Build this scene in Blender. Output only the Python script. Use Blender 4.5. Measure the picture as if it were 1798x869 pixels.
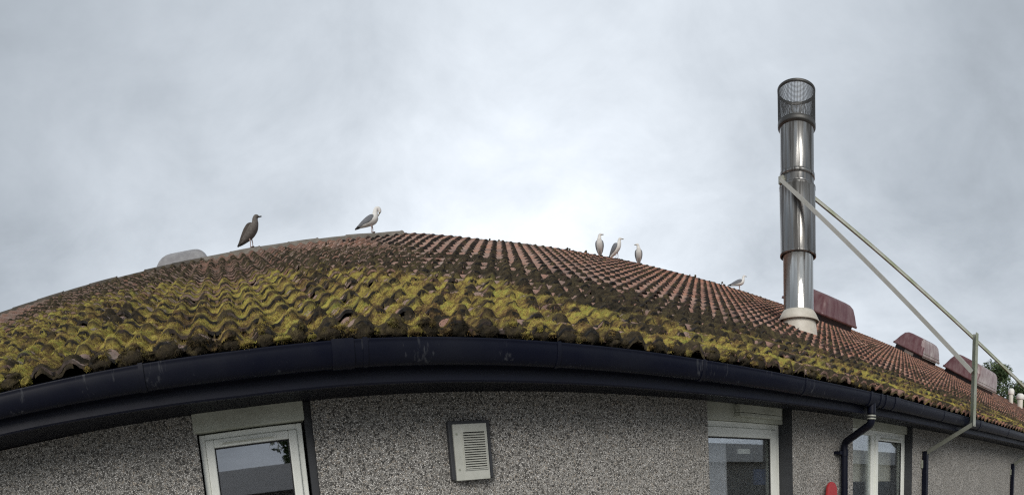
import bpy, bmesh, math, random
import numpy as np
from mathutils import Vector, Matrix, Euler

random.seed(7); rng = np.random.default_rng(7)
S = bpy.context.scene
for o in list(bpy.data.objects): bpy.data.objects.remove(o)

# ------------------------------------------------------------------ camera
# the photograph is a phone panorama: a central cylindrical projection
FPX, V0, IW, IH = 1028.59, 988.26, 1798.0, 869.0
YAW, PIT, ROL = 0.42944, 0.12544, -0.07983
CAMZ = 1.7
def rot_world_to_cam():
    c, s = math.cos(YAW), math.sin(YAW); Z = np.array([[c,-s,0],[s,c,0],[0,0,1]])
    c, s = math.cos(PIT), math.sin(PIT); X = np.array([[1,0,0],[0,c,-s],[0,s,c]])
    c, s = math.cos(ROL), math.sin(ROL); Y = np.array([[c,0,s],[0,1,0],[-s,0,c]])
    return Y @ X @ Z
RW = rot_world_to_cam()
cd = bpy.data.cameras.new('camera'); cam = bpy.data.objects.new('camera', cd)
S.collection.objects.link(cam); S.camera = cam
cd.type = 'PANO'; cd.panorama_type = 'CENTRAL_CYLINDRICAL'
cd.central_cylindrical_range_u_min = -899.0/FPX
cd.central_cylindrical_range_u_max = 899.0/FPX
cd.central_cylindrical_range_v_min = (V0-IH)/FPX
cd.central_cylindrical_range_v_max = V0/FPX
cd.central_cylindrical_radius = 1.0
cd.clip_start = 0.05; cd.clip_end = 2000
m3 = Matrix((RW[0], RW[2], -RW[1])).transposed()
cam.matrix_world = Matrix.Translation((0,0,CAMZ)) @ m3.to_4x4()

def project(x, y, z):
    q = RW @ np.array([x, y, z-CAMZ])
    return 899 + FPX*math.atan2(q[0], q[1]), V0 - FPX*q[2]/math.hypot(q[0], q[1])

# ------------------------------------------------------------------ sky and sun
# overcast: the high soft light comes from behind the camera, the thinnest cloud is low over the ridge
SUN_AZ, SUN_EL = math.radians(-146), math.radians(31)      # azimuth measured from +Y towards +X
def direction(az, el): return Vector((math.sin(az)*math.cos(el), math.cos(az)*math.cos(el), math.sin(el)))
sun_dir = direction(SUN_AZ, SUN_EL); thin_dir = direction(0.46, math.radians(22))
W = bpy.data.worlds.new('World'); S.world = W; W.use_nodes = True
wt = W.node_tree; wt.nodes.clear()
def wn(t, **k):
    n = wt.nodes.new(t)
    for a, b in k.items(): setattr(n, a, b)
    return n
def wl(a, b): wt.links.new(a, b)
def wmath(op, a, b=None, c=None, clamp=False):
    n = wn('ShaderNodeMath', operation=op); n.use_clamp = clamp
    for i, v in enumerate((a, b, c)):
        if v is None: continue
        if isinstance(v, (int, float)): n.inputs[i].default_value = v
        else: wl(v, n.inputs[i])
    return n.outputs[0]
tc = wn('ShaderNodeTexCoord'); D = tc.outputs['Generated']
nrm = wn('ShaderNodeVectorMath', operation='NORMALIZE'); wl(D, nrm.inputs[0]); D = nrm.outputs[0]
sep = wn('ShaderNodeSeparateXYZ'); wl(D, sep.inputs[0])
zc = wmath('MAXIMUM', sep.outputs[2], 0.0)
den = wmath('ADD', zc, 0.28)
cmb = wn('ShaderNodeCombineXYZ'); wl(wmath('DIVIDE', sep.outputs[0], den), cmb.inputs[0]); wl(wmath('DIVIDE', sep.outputs[1], den), cmb.inputs[1])
def wnoise(scale, detail, rough, dist=0.0, off=(0,0,0)):
    mp = wn('ShaderNodeMapping'); wl(cmb.outputs[0], mp.inputs[0]); mp.inputs['Location'].default_value = off
    n = wn('ShaderNodeTexNoise'); wl(mp.outputs[0], n.inputs['Vector'])
    n.inputs['Scale'].default_value = scale; n.inputs['Detail'].default_value = detail
    n.inputs['Roughness'].default_value = rough; n.inputs['Distortion'].default_value = dist
    return n.outputs['Fac']
n1 = wnoise(1.25, 6, 0.55, 0.2, (3.1, 1.7, 0)); n2 = wnoise(4.0, 8, 0.62, 0.3, (0.4, 5.2, 0))
sd = wn('ShaderNodeVectorMath', operation='DOT_PRODUCT'); wl(D, sd.inputs[0]); sd.inputs[1].default_value = thin_dir
glow = wmath('POWER', wmath('MAXIMUM', sd.outputs['Value'], 0.0), 6.0)
low = wmath('POWER', wmath('SUBTRACT', 1.0, zc), 2.2)          # overcast: brighter towards the horizon
lum = wmath('ADD', wmath('MULTIPLY', low, 0.28), wmath('MULTIPLY', glow, 0.31))
lum = wmath('ADD', lum, 0.178)
cl = wmath('ADD', wmath('MULTIPLY', wmath('SUBTRACT', n1, 0.5), 1.05), wmath('MULTIPLY', wmath('SUBTRACT', n2, 0.5), 0.50))
lum = wmath('MULTIPLY', lum, wmath('ADD', 1.0, cl))
lum = wmath('MINIMUM', wmath('MAXIMUM', lum, 0.16), 0.96)
ramp = wn('ShaderNodeValToRGB'); wl(lum, ramp.inputs[0])
cr = ramp.color_ramp; cr.elements[0].position = 0.0; cr.elements[0].color = (0.0,0.0,0.0,1)
cr.elements[1].position = 1.0; cr.elements[1].color = (1.0,1.0,1.0,1)
for pos, col in ((0.3, (0.278,0.308,0.342,1)), (0.55, (0.52,0.558,0.602,1)), (0.8, (0.785,0.81,0.835,1))):
    e = cr.elements.new(pos); e.color = col
sky = wn('ShaderNodeTexSky'); sky.sky_type = 'NISHITA'; sky.sun_disc = False
sky.sun_elevation = SUN_EL; sky.sun_rotation = SUN_AZ % (2*math.pi); sky.air_density = 1.0; sky.dust_density = 3.0
bg1 = wn('ShaderNodeBackground'); wl(sky.outputs[0], bg1.inputs[0]); bg1.inputs[1].default_value = 0.05
bg2 = wn('ShaderNodeBackground'); wl(ramp.outputs[0], bg2.inputs[0]); bg2.inputs[1].default_value = 1.0
mx = wn('ShaderNodeMixShader'); mx.inputs[0].default_value = 0.95; wl(bg1.outputs[0], mx.inputs[1]); wl(bg2.outputs[0], mx.inputs[2])
wo = wn('ShaderNodeOutputWorld'); wl(mx.outputs[0], wo.inputs[0])

sl = bpy.data.lights.new('sun', 'SUN'); sl.energy = 1.5; sl.angle = math.radians(32); sl.color = (1.0, 0.95, 0.88)
so = bpy.data.objects.new('sun', sl); S.collection.objects.link(so)
so.rotation_euler = sun_dir.to_track_quat('Z', 'Y').to_euler()

S.view_settings.view_transform = 'Standard'; S.view_settings.look = 'None'
S.view_settings.exposure = 0.76; S.view_settings.gamma = 1.0
S.render.engine = 'CYCLES'; S.cycles.use_denoising = False; S.cycles.filter_width = 1.25
S.cycles.max_bounces = 8; S.cycles.transparent_max_bounces = 12

# ------------------------------------------------------------------ helpers
def link(o, parent=None):
    S.collection.objects.link(o)
    if parent is not None: o.parent = parent
    return o
def tag(o, label=None, cat=None, group=None, kind=None):
    if label: o['label'] = label
    if cat: o['category'] = cat
    if group: o['group'] = group
    if kind: o['kind'] = kind
    return o
def empty(name, loc=(0,0,0)):
    o = bpy.data.objects.new(name, None); o.location = loc; o.empty_display_size = 0.1
    return link(o)
class MB:
    """collects simple solids in one mesh"""
    def __init__(s): s.v = []; s.f = []; s.m = []; s.sm = []
    def add(s, vs, fs, mi=0, smooth=False):
        b = len(s.v); s.v += [tuple(v) for v in vs]
        for f in fs: s.f.append([i+b for i in f]); s.m.append(mi); s.sm.append(smooth)
        return s
    def box(s, x0, x1, y0, y1, z0, z1, mi=0):
        v = [(x,y,z) for z in (z0,z1) for y in (y0,y1) for x in (x0,x1)]
        return s.add(v, [(0,2,3,1),(4,5,7,6),(0,1,5,4),(2,6,7,3),(0,4,6,2),(1,3,7,5)], mi)
    def bar(s, p, q, w, h, mi=0, up=(0,0,1)):
        p, q = Vector(p), Vector(q); d = (q-p).normalized(); u = Vector(up)
        if abs(d.dot(u)) > .98: u = Vector((0,1,0))
        a = d.cross(u).normalized(); b = a.cross(d).normalized()
        v = [c + a*(w/2*i) + b*(h/2*j) for c in (p,q) for i, j in ((-1,-1),(1,-1),(1,1),(-1,1))]
        return s.add(v, [(3,2,1,0),(4,5,6,7),(0,1,5,4),(1,2,6,5),(2,3,7,6),(3,0,4,7)], mi)
    def tube(s, pts, rad, n=14, mi=0, cap=True):
        pts = [Vector(p) for p in pts]; rs = rad if isinstance(rad, (list,tuple)) else [rad]*len(pts)
        prev = None; vs = []
        for i, p in enumerate(pts):
            t = (pts[min(i+1,len(pts)-1)] - pts[max(i-1,0)]).normalized()
            if prev is None:
                u = Vector((0,0,1)) if abs(t.z) < .9 else Vector((1,0,0))
                a = t.cross(u).normalized()
            else: a = (prev - t*prev.dot(t)).normalized()
            prev = a; b = t.cross(a)
            for k in range(n):
                an = 2*math.pi*k/n; vs.append(p + (a*math.cos(an) + b*math.sin(an))*rs[i])
        fs = [(i*n+k, i*n+(k+1)%n, (i+1)*n+(k+1)%n, (i+1)*n+k) for i in range(len(pts)-1) for k in range(n)]
        s.add(vs, fs, mi, True)
        if cap:
            s.add(vs[:n], [tuple(range(n-1,-1,-1))], mi); s.add(vs[-n:], [tuple(range(n))], mi)
        return s
    def lathe(s, prof, cx=0, cy=0, n=40, mi=0, smooth=True):
        vs = [(cx + r*math.cos(2*math.pi*k/n), cy + r*math.sin(2*math.pi*k/n), z) for r, z in prof for k in range(n)]
        fs = [(i*n+k, i*n+(k+1)%n, (i+1)*n+(k+1)%n, (i+1)*n+k) for i in range(len(prof)-1) for k in range(n)]
        return s.add(vs, fs, mi, smooth)
    def sweep_x(s, prof, xs, off, mi=0, smooth=True, closed=False):
        n = len(prof); vs = [(x, y, z + off(x)) for x in xs for y, z in prof]
        rng_ = range(n if closed else n-1)
        fs = [(i*n+k, i*n+(k+1)%n, (i+1)*n+(k+1)%n, (i+1)*n+k) for i in range(len(xs)-1) for k in rng_]
        return s.add(vs, fs, mi, smooth)
    def build(s, name, mats, parent=None, bevel=0.0, loc=None):
        me = bpy.data.meshes.new(name); me.from_pydata(s.v, [], s.f)
        me.polygons.foreach_set('material_index', s.m); me.polygons.foreach_set('use_smooth', s.sm)
        for m in (mats if isinstance(mats, (list,tuple)) else [mats]): me.materials.append(m)
        me.update()
        o = bpy.data.objects.new(name, me); link(o, parent)
        if loc: o.location = loc
        if bevel:
            b = o.modifiers.new('bevel', 'BEVEL'); b.width = bevel; b.segments = 2; b.limit_method = 'ANGLE'
        return o

# ------------------------------------------------------------------ materials
class NT:
    def __init__(s, name):
        s.mat = bpy.data.materials.new(name); s.mat.use_nodes = True; s.t = s.mat.node_tree; s.t.nodes.clear()
        s.out = s.n('ShaderNodeOutputMaterial'); s.b = s.n('ShaderNodeBsdfPrincipled'); s.l(s.b.outputs[0], s.out.inputs[0])
    def n(s, t, **k):
        n = s.t.nodes.new(t)
        for a, b in k.items(): setattr(n, a, b)
        return n
    def l(s, a, b): s.t.links.new(a, b)
    def pos(s, scale=(1,1,1)):
        if not hasattr(s, 'g'): s.g = s.n('ShaderNodeNewGeometry')
        m = s.n('ShaderNodeMapping'); s.l(s.g.outputs['Position'], m.inputs[0]); m.inputs['Scale'].default_value = scale
        return m.outputs[0]
    def noise(s, scale, detail=4, rough=.55, vec=None, dist=0):
        n = s.n('ShaderNodeTexNoise'); s.l(vec if vec is not None else s.pos(), n.inputs['Vector'])
        n.inputs['Scale'].default_value = scale; n.inputs['Detail'].default_value = detail; n.inputs['Roughness'].default_value = rough
        n.inputs['Distortion'].default_value = dist
        return n.outputs['Fac']
    def ramp(s, fac, stops, interp='LINEAR'):
        r = s.n('ShaderNodeValToRGB'); s.l(fac, r.inputs[0]); c = r.color_ramp; c.interpolation = interp
        while len(c.elements) < len(stops): c.elements.new(.5)
        for e, (p, col) in zip(c.elements, stops):
            e.position = p; e.color = (*col, 1) if not isinstance(col, (int,float)) else (col,col,col,1)
        return r.outputs[0]
    def mix(s, fac, a, b, mode='MIX'):
        m = s.n('ShaderNodeMix', data_type='RGBA', blend_type=mode)
        for i, v in ((0,fac),(6,a),(7,b)):
            if isinstance(v, (int,float)): m.inputs[i].default_value = v
            elif isinstance(v, tuple): m.inputs[i].default_value = (*v,1)
            else: s.l(v, m.inputs[i])
        return m.outputs[2]
    def math(s, op, a, b=None):
        n = s.n('ShaderNodeMath', operation=op)
        for i, v in enumerate((a,b)):
            if v is None: continue
            if isinstance(v, (int,float)): n.inputs[i].default_value = v
            else: s.l(v, n.inputs[i])
        return n.outputs[0]
    def set(s, name, v):
        i = s.b.inputs[name]
        if isinstance(v, (int,float)): i.default_value = v
        elif isinstance(v, tuple): i.default_value = (*v,1)
        else: s.l(v, i)
        return s
    def bump(s, h, strength=.5, dist=.01):
        b = s.n('ShaderNodeBump'); s.l(h, b.inputs['Height']); b.inputs['Strength'].default_value = strength; b.inputs['Distance'].default_value = dist
        s.l(b.outputs[0], s.b.inputs['Normal']); return s

PITCH = math.radians(26.5); CP, SP = math.cos(PITCH), math.sin(PITCH)
Y0, Z0, LR = 2.685, 2.461, 7.414          # eave line of the tile course, slope length to the ridge
TW, TG = 0.30, 0.345                      # double pantile: cover width, gauge
ROLL, XC = 0.15, -0.907                   # roll spacing and phase

def mat_plain(name, col, rough=.5, metal=0.0, dirt=None, dscale=6, amount=.5, bump=0, bscale=80, spec=None):
    t = NT(name)
    if dirt is None: dirt = tuple(c*.6 for c in col)
    f = t.noise(dscale, 6, .62); f2 = t.noise(dscale*9, 3, .6)
    fac = t.ramp(t.math('ADD', t.math('MULTIPLY', f, .75), t.math('MULTIPLY', f2, .25)), [(.42, 0.0), (.68, amount)])
    t.set('Base Color', t.mix(fac, col, dirt)); t.set('Metallic', metal)
    t.set('Roughness', t.math('ADD', t.math('MULTIPLY', f2, .2), max(rough-.1, 0)))
    if spec is not None: t.set('Specular IOR Level', spec)
    if bump: t.bump(t.noise(bscale, 4, .6), bump, .004)
    return t.mat

def mat_roughcast():
    t = NT('roughcast'); p = t.pos()
    v = t.n('ShaderNodeTexVoronoi'); t.l(p, v.inputs['Vector']); v.inputs['Scale'].default_value = 128; v.inputs['Randomness'].default_value = 1
    wn_ = t.n('ShaderNodeTexWhiteNoise', noise_dimensions='3D'); t.l(v.outputs['Color'], wn_.inputs['Vector'])
    chips = t.ramp(wn_.outputs['Value'], [(0,(.045,.043,.042)),(.10,(.16,.15,.14)),(.20,(.38,.365,.345)),(.42,(.52,.505,.475)),(.64,(.64,.62,.585)),(.83,(.52,.46,.39)),(.92,(.82,.80,.77))], 'CONSTANT')
    v2 = t.n('ShaderNodeTexVoronoi', feature='DISTANCE_TO_EDGE'); t.l(p, v2.inputs['Vector']); v2.inputs['Scale'].default_value = 128
    edge = t.ramp(v2.outputs['Distance'], [(0.0, 1.0), (.16, 0.0)])
    c = t.mix(t.math('MULTIPLY', edge, .6), chips, (.33,.32,.305))
    st = t.noise(1.6, 6, .65, t.pos((1,1,.55))); st2 = t.noise(7, 5, .6, t.pos((1,1,.3)))
    dirt = t.ramp(t.math('ADD', t.math('MULTIPLY', st, .6), t.math('MULTIPLY', st2, .4)), [(.40, 0.0), (.66, .55)])
    c = t.mix(t.math('MULTIPLY', dirt, .75), c, (.22,.22,.20))
    t.set('Base Color', c).set('Roughness', .88)
    h = t.math('SUBTRACT', t.math('MULTIPLY', wn_.outputs['Value'], .35), t.math('MULTIPLY', edge, .9))
    t.bump(h, 1.0, .010)
    return t.mat

def mat_tile():
    t = NT('clay_tile'); p = t.pos()
    sep = t.n('ShaderNodeSeparateXYZ'); t.l(t.g.outputs['Position'], sep.inputs[0])
    dot = t.math('ADD', t.math('MULTIPLY', t.math('SUBTRACT', sep.outputs[1], Y0), CP), t.math('MULTIPLY', t.math('SUBTRACT', sep.outputs[2], Z0), SP))
    cx = t.math('FLOOR', t.math('DIVIDE', t.math('SUBTRACT', sep.outputs[0], XC-.075), TW))
    cl_ = t.math('FLOOR', t.math('DIVIDE', t.math('ADD', dot, .012), TG))
    cm = t.n('ShaderNodeCombineXYZ'); t.l(cx, cm.inputs[0]); t.l(cl_, cm.inputs[1])
    w = t.n('ShaderNodeTexWhiteNoise', noise_dimensions='2D'); t.l(cm.outputs[0], w.inputs['Vector'])
    base = t.ramp(w.outputs['Value'], [(0,(.18,.085,.062)),(.3,(.29,.13,.088)),(.65,(.37,.17,.108)),(.9,(.30,.155,.115)),(1,(.41,.235,.175))])
    # weathered grey film, stronger on the left half of the roof
    lich = t.noise(2.6, 6, .65)
    xf = t.ramp(t.math('MULTIPLY', sep.outputs[0], .1), [(.0, .9), (.35, .62), (.75, .08)])
    g = t.math('MULTIPLY', t.ramp(lich, [(.30, .25), (.62, 1.0)]), xf)
    c = t.mix(g, base, (.25,.21,.18))
    spots = t.noise(38, 4, .6); c = t.mix(t.ramp(spots, [(.54, 0.0), (.68, .65)]), c, (.05,.042,.036))
    pale = t.noise(15, 3, .5); c = t.mix(t.ramp(pale, [(.64, 0.0), (.74, .55)]), c, (.40,.37,.33))
    # row shade painted near-black, with algae, on the exposed tail edge of each tile
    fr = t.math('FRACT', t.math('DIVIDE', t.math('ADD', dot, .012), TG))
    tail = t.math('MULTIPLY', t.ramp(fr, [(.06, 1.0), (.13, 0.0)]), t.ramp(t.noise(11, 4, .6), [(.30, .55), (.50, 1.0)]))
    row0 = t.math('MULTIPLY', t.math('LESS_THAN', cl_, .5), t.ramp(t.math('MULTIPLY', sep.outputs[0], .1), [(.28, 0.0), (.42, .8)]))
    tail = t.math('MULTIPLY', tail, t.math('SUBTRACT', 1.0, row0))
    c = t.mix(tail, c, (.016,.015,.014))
    t.set('Base Color', c).set('Roughness', .78)
    t.bump(t.noise(120, 5, .65), .45, .003)
    return t.mat

def mat_moss():
    t = NT('moss'); p = t.pos()
    a = t.n('ShaderNodeAttribute'); a.attribute_name = 'tone'
    big = t.noise(2.6, 4, .6); mid = t.noise(24, 5, .68); fine = t.noise(150, 4, .7)
    k = t.math('ADD', t.math('MULTIPLY', big, .42), t.math('MULTIPLY', mid, .58))
    bright = t.ramp(k, [(.355,(.05,.033,.02)),(.43,(.165,.105,.048)),(.485,(.30,.22,.07)),(.54,(.44,.365,.088)),(.60,(.335,.335,.078)),(.68,(.18,.225,.055))])
    dark = t.ramp(k, [(.36,(.014,.013,.011)),(.50,(.05,.040,.028)),(.60,(.10,.08,.042)),(.7,(.075,.085,.032))])
    c = t.mix(a.outputs['Fac'], dark, bright)
    c = t.mix(t.ramp(fine, [(.36, .6), (.52, 0.0)]), c, (.04,.035,.016))
    t.set('Base Color', c).set('Roughness', .95).set('Specular IOR Level', .15)
    t.bump(fine, 1.0, .008)
    return t.mat

def mat_glass(name, tint=(.85,.9,.9), refl=.14):
    t = NT(name); t.t.nodes.remove(t.b)
    gl = t.n('ShaderNodeBsdfGlossy'); gl.inputs['Roughness'].default_value = .015; gl.inputs['Color'].default_value = (.95,.96,1,1)
    tr = t.n('ShaderNodeBsdfTransparent'); tr.inputs['Color'].default_value = (*tint,1)
    fr = t.n('ShaderNodeFresnel'); fr.inputs['IOR'].default_value = 1.5
    f = t.math('ADD', t.math('MULTIPLY', fr.outputs[0], .6), refl-.03)
    mx = t.n('ShaderNodeMixShader'); t.l(f, mx.inputs[0]); t.l(tr.outputs[0], mx.inputs[1]); t.l(gl.outputs[0], mx.inputs[2])
    t.l(mx.outputs[0], t.out.inputs[0]); return t.mat

def mat_steel(name, col, rough, streak=.5):
    t = NT(name)
    s1 = t.noise(9, 5, .6, t.pos((1,1,.05))); s2 = t.noise(34, 4, .6, t.pos((1,1,.03)))
    f = t.ramp(t.math('ADD', t.math('MULTIPLY', s1, .6), t.math('MULTIPLY', s2, .4)), [(.44, 0.0), (.56, streak)])  # dark vertical streaks carry grime and painted reflection bands
    t.set('Base Color', t.mix(f, col, (.045,.044,.042))); t.set('Metallic', t.math('SUBTRACT', 1.0, t.math('MULTIPLY', f, .55)))
    t.set('Roughness', t.math('ADD', t.math('MULTIPLY', f, .4), rough)); return t.mat

def mat_hood(name, col, pale, streak):
    t = NT(name)
    s1 = t.noise(7, 5, .65, t.pos((1.2,1.2,.12))); s2 = t.noise(3, 5, .6)
    f = t.ramp(t.math('ADD', t.math('MULTIPLY', s1, .65), t.math('MULTIPLY', s2, .35)), [(.42, 0.0), (.64, streak)])
    t.set('Base Color', t.mix(f, col, pale)).set('Roughness', .42); t.bump(s2, .15, .01); return t.mat

M = {}
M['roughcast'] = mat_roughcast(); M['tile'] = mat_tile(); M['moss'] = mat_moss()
M['black_plastic'] = mat_plain('black_plastic', (.003,.0042,.0125), .42, dirt=(.010,.011,.018), dscale=3, amount=.6, spec=.22)
tg = NT('worn_gutter')
gs1 = tg.noise(9, 5, .65, tg.pos((1,1,.22))); gs2 = tg.noise(2.1, 4, .6); gs3 = tg.noise(60, 4, .6, tg.pos((1,1,.12)))
gc = tg.mix(tg.ramp(gs2, [(.4, 0.0), (.65, .8)]), (.003,.0042,.0125), (.009,.0105,.018))
gc = tg.mix(tg.ramp(tg.math('ADD', tg.math('MULTIPLY', gs1, .6), tg.math('MULTIPLY', gs3, .4)), [(.585, 0.0), (.68, .55)]), gc, (.10,.105,.115))
tg.set('Base Color', gc).set('Roughness', tg.math('ADD', tg.math('MULTIPLY', gs2, .35), .22)).set('Specular IOR Level', .18); M['gutter'] = tg.mat
M['fascia'] = mat_plain('navy_fascia', (.004,.0055,.015), .5, dirt=(.010,.011,.018), dscale=2.2, amount=.5, spec=.25)
M['soffit'] = mat_plain('dark_soffit', (.007,.008,.013), .6, dirt=(.004,.004,.006), dscale=4, spec=.2)
M['upvc'] = mat_plain('white_upvc', (.76,.78,.74), .32, dirt=(.50,.52,.45), dscale=5, amount=.45)
M['head'] = mat_plain('cream_board', (.50,.52,.45), .5, dirt=(.27,.28,.22), dscale=5, amount=.7)
M['gasket'] = mat_plain('black_rubber', (.012,.012,.014), .6)
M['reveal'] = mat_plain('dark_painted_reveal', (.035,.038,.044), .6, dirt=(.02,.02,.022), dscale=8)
M['glass'] = mat_glass('window_glass', (.55,.58,.6), .25); M['glass_clear'] = mat_glass('clear_glass', (.93,.95,.94), .035)
M['steel'] = mat_steel('polished_steel', (.50,.50,.485), .09, .45); M['steel_dull'] = mat_steel('weathered_steel', (.31,.31,.305), .20, .95)
M['flash'] = mat_plain('pale_flashing', (.56,.54,.48), .55, dirt=(.33,.30,.25), dscale=4, amount=.7)
M['mesh'] = mat_plain('cowl_wire', (.09,.09,.088), .5, metal=.7)
M['soot'] = mat_plain('sooty_liner', (.02,.02,.02), .9)
M['galv'] = mat_plain('galvanised_steel', (.36,.37,.33), .55, metal=.35, dirt=(.20,.235,.12), dscale=5, amount=.85)
M['galv_pale'] = mat_plain('galvanised_strut', (.44,.44,.41), .5, metal=.3, dirt=(.30,.30,.26), dscale=3, amount=.6)
M['galv_shaded'] = mat_plain('shade_toned_steel', (.11,.115,.095), .6, metal=.2, dirt=(.05,.055,.035), dscale=5, amount=.8)  # darkened tone paints the soffit's shade onto the post arms
M['hood'] = mat_hood('maroon_hood', (.095,.034,.040), (.21,.15,.15), .6)
M['hood_grey'] = mat_hood('faded_hood', (.20,.14,.145), (.42,.39,.38), .9)
M['hood_left'] = mat_hood('grey_hood', (.22,.215,.22), (.36,.36,.36), .8)
M['kerb'] = mat_plain('black_kerb', (.012,.013,.018), .5)
M['ridge'] = mat_plain('ridge_tile', (.19,.17,.145), .85, dirt=(.06,.055,.042), dscale=7, amount=.85, bump=.5)
M['ridge_moss'] = mat_plain('mossy_ridge_tile', (.085,.068,.052), .9, dirt=(.022,.021,.014), dscale=6, amount=.95, bump=.8, bscale=50)
M['felt'] = mat_plain('roof_felt', (.012,.012,.012), .9)
M['plate'] = mat_plain('vent_plate', (.47,.48,.44), .45, dirt=(.27,.28,.24), dscale=7, amount=.5)
M['ground'] = mat_plain('paving', (.30,.29,.27), .9, dirt=(.20,.195,.18), dscale=1.5, amount=.8, bump=.4)
M['plaster'] = mat_plain('room_plaster', (.72,.69,.62), .8, dirt=(.6,.57,.5), dscale=2)
M['curtain'] = mat_plain('lavender_curtain', (.66,.66,.72), .85, dirt=(.34,.34,.39), dscale=3)
M['dado'] = mat_plain('room_dado', (.04,.045,.06), .6)
M['carpet'] = mat_plain('room_carpet', (.07,.065,.06), .95)
M['paper'] = mat_plain('paper_notice', (.75,.75,.72), .7); M['blueboard'] = mat_plain('blue_board', (.03,.045,.10), .6)
M['red'] = mat_plain('red_enamel', (.34,.028,.034), .35, dirt=(.3,.02,.02), dscale=12, amount=.5)
M['bark'] = mat_plain('bark', (.09,.07,.05), .95, bump=.6, bscale=20)
t_ = NT('leaf'); t_.set('Base Color', t_.ramp(t_.noise(1.3, 4, .6), [(.35,(.03,.055,.02)),(.55,(.06,.095,.03)),(.7,(.10,.135,.045))])).set('Roughness', .6); M['leaf'] = t_.mat
M['g_white'] = mat_plain('gull_white', (.68,.68,.66), .8, dirt=(.5,.48,.44), dscale=18, amount=.5)
M['g_grey'] = mat_plain('gull_grey', (.15,.16,.18), .75, dirt=(.08,.085,.095), dscale=25, amount=.6)
M['g_black'] = mat_plain('gull_black', (.014,.014,.016), .7)
M['g_brown'] = mat_plain('gull_brown', (.135,.122,.112), .85, dirt=(.055,.046,.04), dscale=42, amount=.85)
M['g_brown_dark'] = mat_plain('gull_dark_brown', (.06,.05,.043), .85, dirt=(.03,.025,.02), dscale=35, amount=.8)
M['g_yellow'] = mat_plain('gull_bill', (.16,.12,.05), .5); M['g_leg'] = mat_plain('gull_leg', (.30,.22,.20), .6)

# small unevenness of the old building: eave line and ridge line are not quite level
EX = [-8,-1.25,-.6,.05,.59,1.17,1.57,2.58,3.6,5.04,6.2,10,16,40]
EZ = [.04,.038,.019,0,0,-.009,-.015,-.023,-.019,0,.002,.03,.03,.03]
RX = [-8,-3.4,-1.45,-.3,1.23,2.4,2.9,3.3,4.3,6,7.7,10,17.6,40]
RZ = [-.15,-.145,-.138,-.12,-.065,-.012,.03,.02,-.012,-.01,0,.005,.025,-.03]
def eoff(x): return float(np.interp(x, EX, EZ))
def warp(x, l): return np.interp(x, EX, EZ)*(1-np.clip(l/LR,0,1)) + np.interp(x, RX, RZ)*np.clip(l/LR,0,1)
def roofpt(x, l, h=0.0):
    return Vector((x, Y0 + CP*l - SP*h, Z0 + SP*l + CP*h + float(warp(x, l))))
X_L, X_R = -7.0, 37.0
YR, ZR = Y0 + CP*LR, Z0 + SP*LR
YW = 3.13                                  # outer face of the wall
Z_SOF = 2.275

# ------------------------------------------------------------------ ground
g = MB(); g.add([(-900,-900,0),(900,-900,0),(900,900,0),(-900,900,0)], [(0,1,2,3)])
tag(g.build('ground', M['ground']), kind='structure')

# ------------------------------------------------------------------ the bungalow
bld = empty('bungalow', (0,0,0))
tag(bld, 'long grey roughcast bungalow with a mossy pantile roof and black gutter', 'building')
TH = 0.26
openings = [(-.25, .363, .85, Z_SOF), (3.06, 4.065, .0, Z_SOF), (5.05, 6.40, .85, Z_SOF)]
w = MB(); xs = sorted({X_L, X_R, *[a for o in openings for a in o[:2]]}); zs = [0, .85, Z_SOF]
for i in range(len(xs)-1):
    for k in range(2):
        xm, zm = (xs[i]+xs[i+1])/2, (zs[k]+zs[k+1])/2
        if any(a < xm < b and c < zm < d for a, b, c, d in openings): continue
        w.add([(xs[i],YW,zs[k]),(xs[i+1],YW,zs[k]),(xs[i+1],YW,zs[k+1]),(xs[i],YW,zs[k+1])], [(0,1,2,3)])
for a, b, c, d in openings:                   # painted reveals
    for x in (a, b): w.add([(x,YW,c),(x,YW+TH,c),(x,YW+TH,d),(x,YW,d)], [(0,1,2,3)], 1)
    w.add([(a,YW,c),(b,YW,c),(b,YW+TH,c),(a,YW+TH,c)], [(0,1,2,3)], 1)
for i in range(len(xs)-1):                    # inner leaf
    for k in range(2):
        xm, zm = (xs[i]+xs[i+1])/2, (zs[k]+zs[k+1])/2
        if any(a < xm < b and c < zm < d for a, b, c, d in openings): continue
        w.add([(xs[i],YW+TH,zs[k]),(xs[i],YW+TH,zs[k+1]),(xs[i+1],YW+TH,zs[k+1]),(xs[i+1],YW+TH,zs[k])], [(0,1,2,3)], 2)
YB = 2*YR - YW
for x in (X_L, X_R): w.add([(x,YW,0),(x,YB,0),(x,YB,2.4),(x,YR,ZR-.1),(x,YW,2.4)], [(0,1,2,3,4)])
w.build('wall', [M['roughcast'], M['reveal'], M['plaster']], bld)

xsw = list(np.arange(X_L, X_R+.01, .5))
f = MB(); f.sweep_x([(2.742,2.44),(2.742,Z_SOF-.022),(2.748,Z_SOF-.03),(2.772,Z_SOF-.03),(2.772,2.46)], xsw, eoff, smooth=False); f.build('fascia', M['fascia'], bld)
f = MB(); f.sweep_x([(2.772,Z_SOF-.012),(YW+.02,Z_SOF-.012)], xsw, lambda x: eoff(x)*.5, smooth=False); f.build('soffit', M['soffit'], bld)

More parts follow.
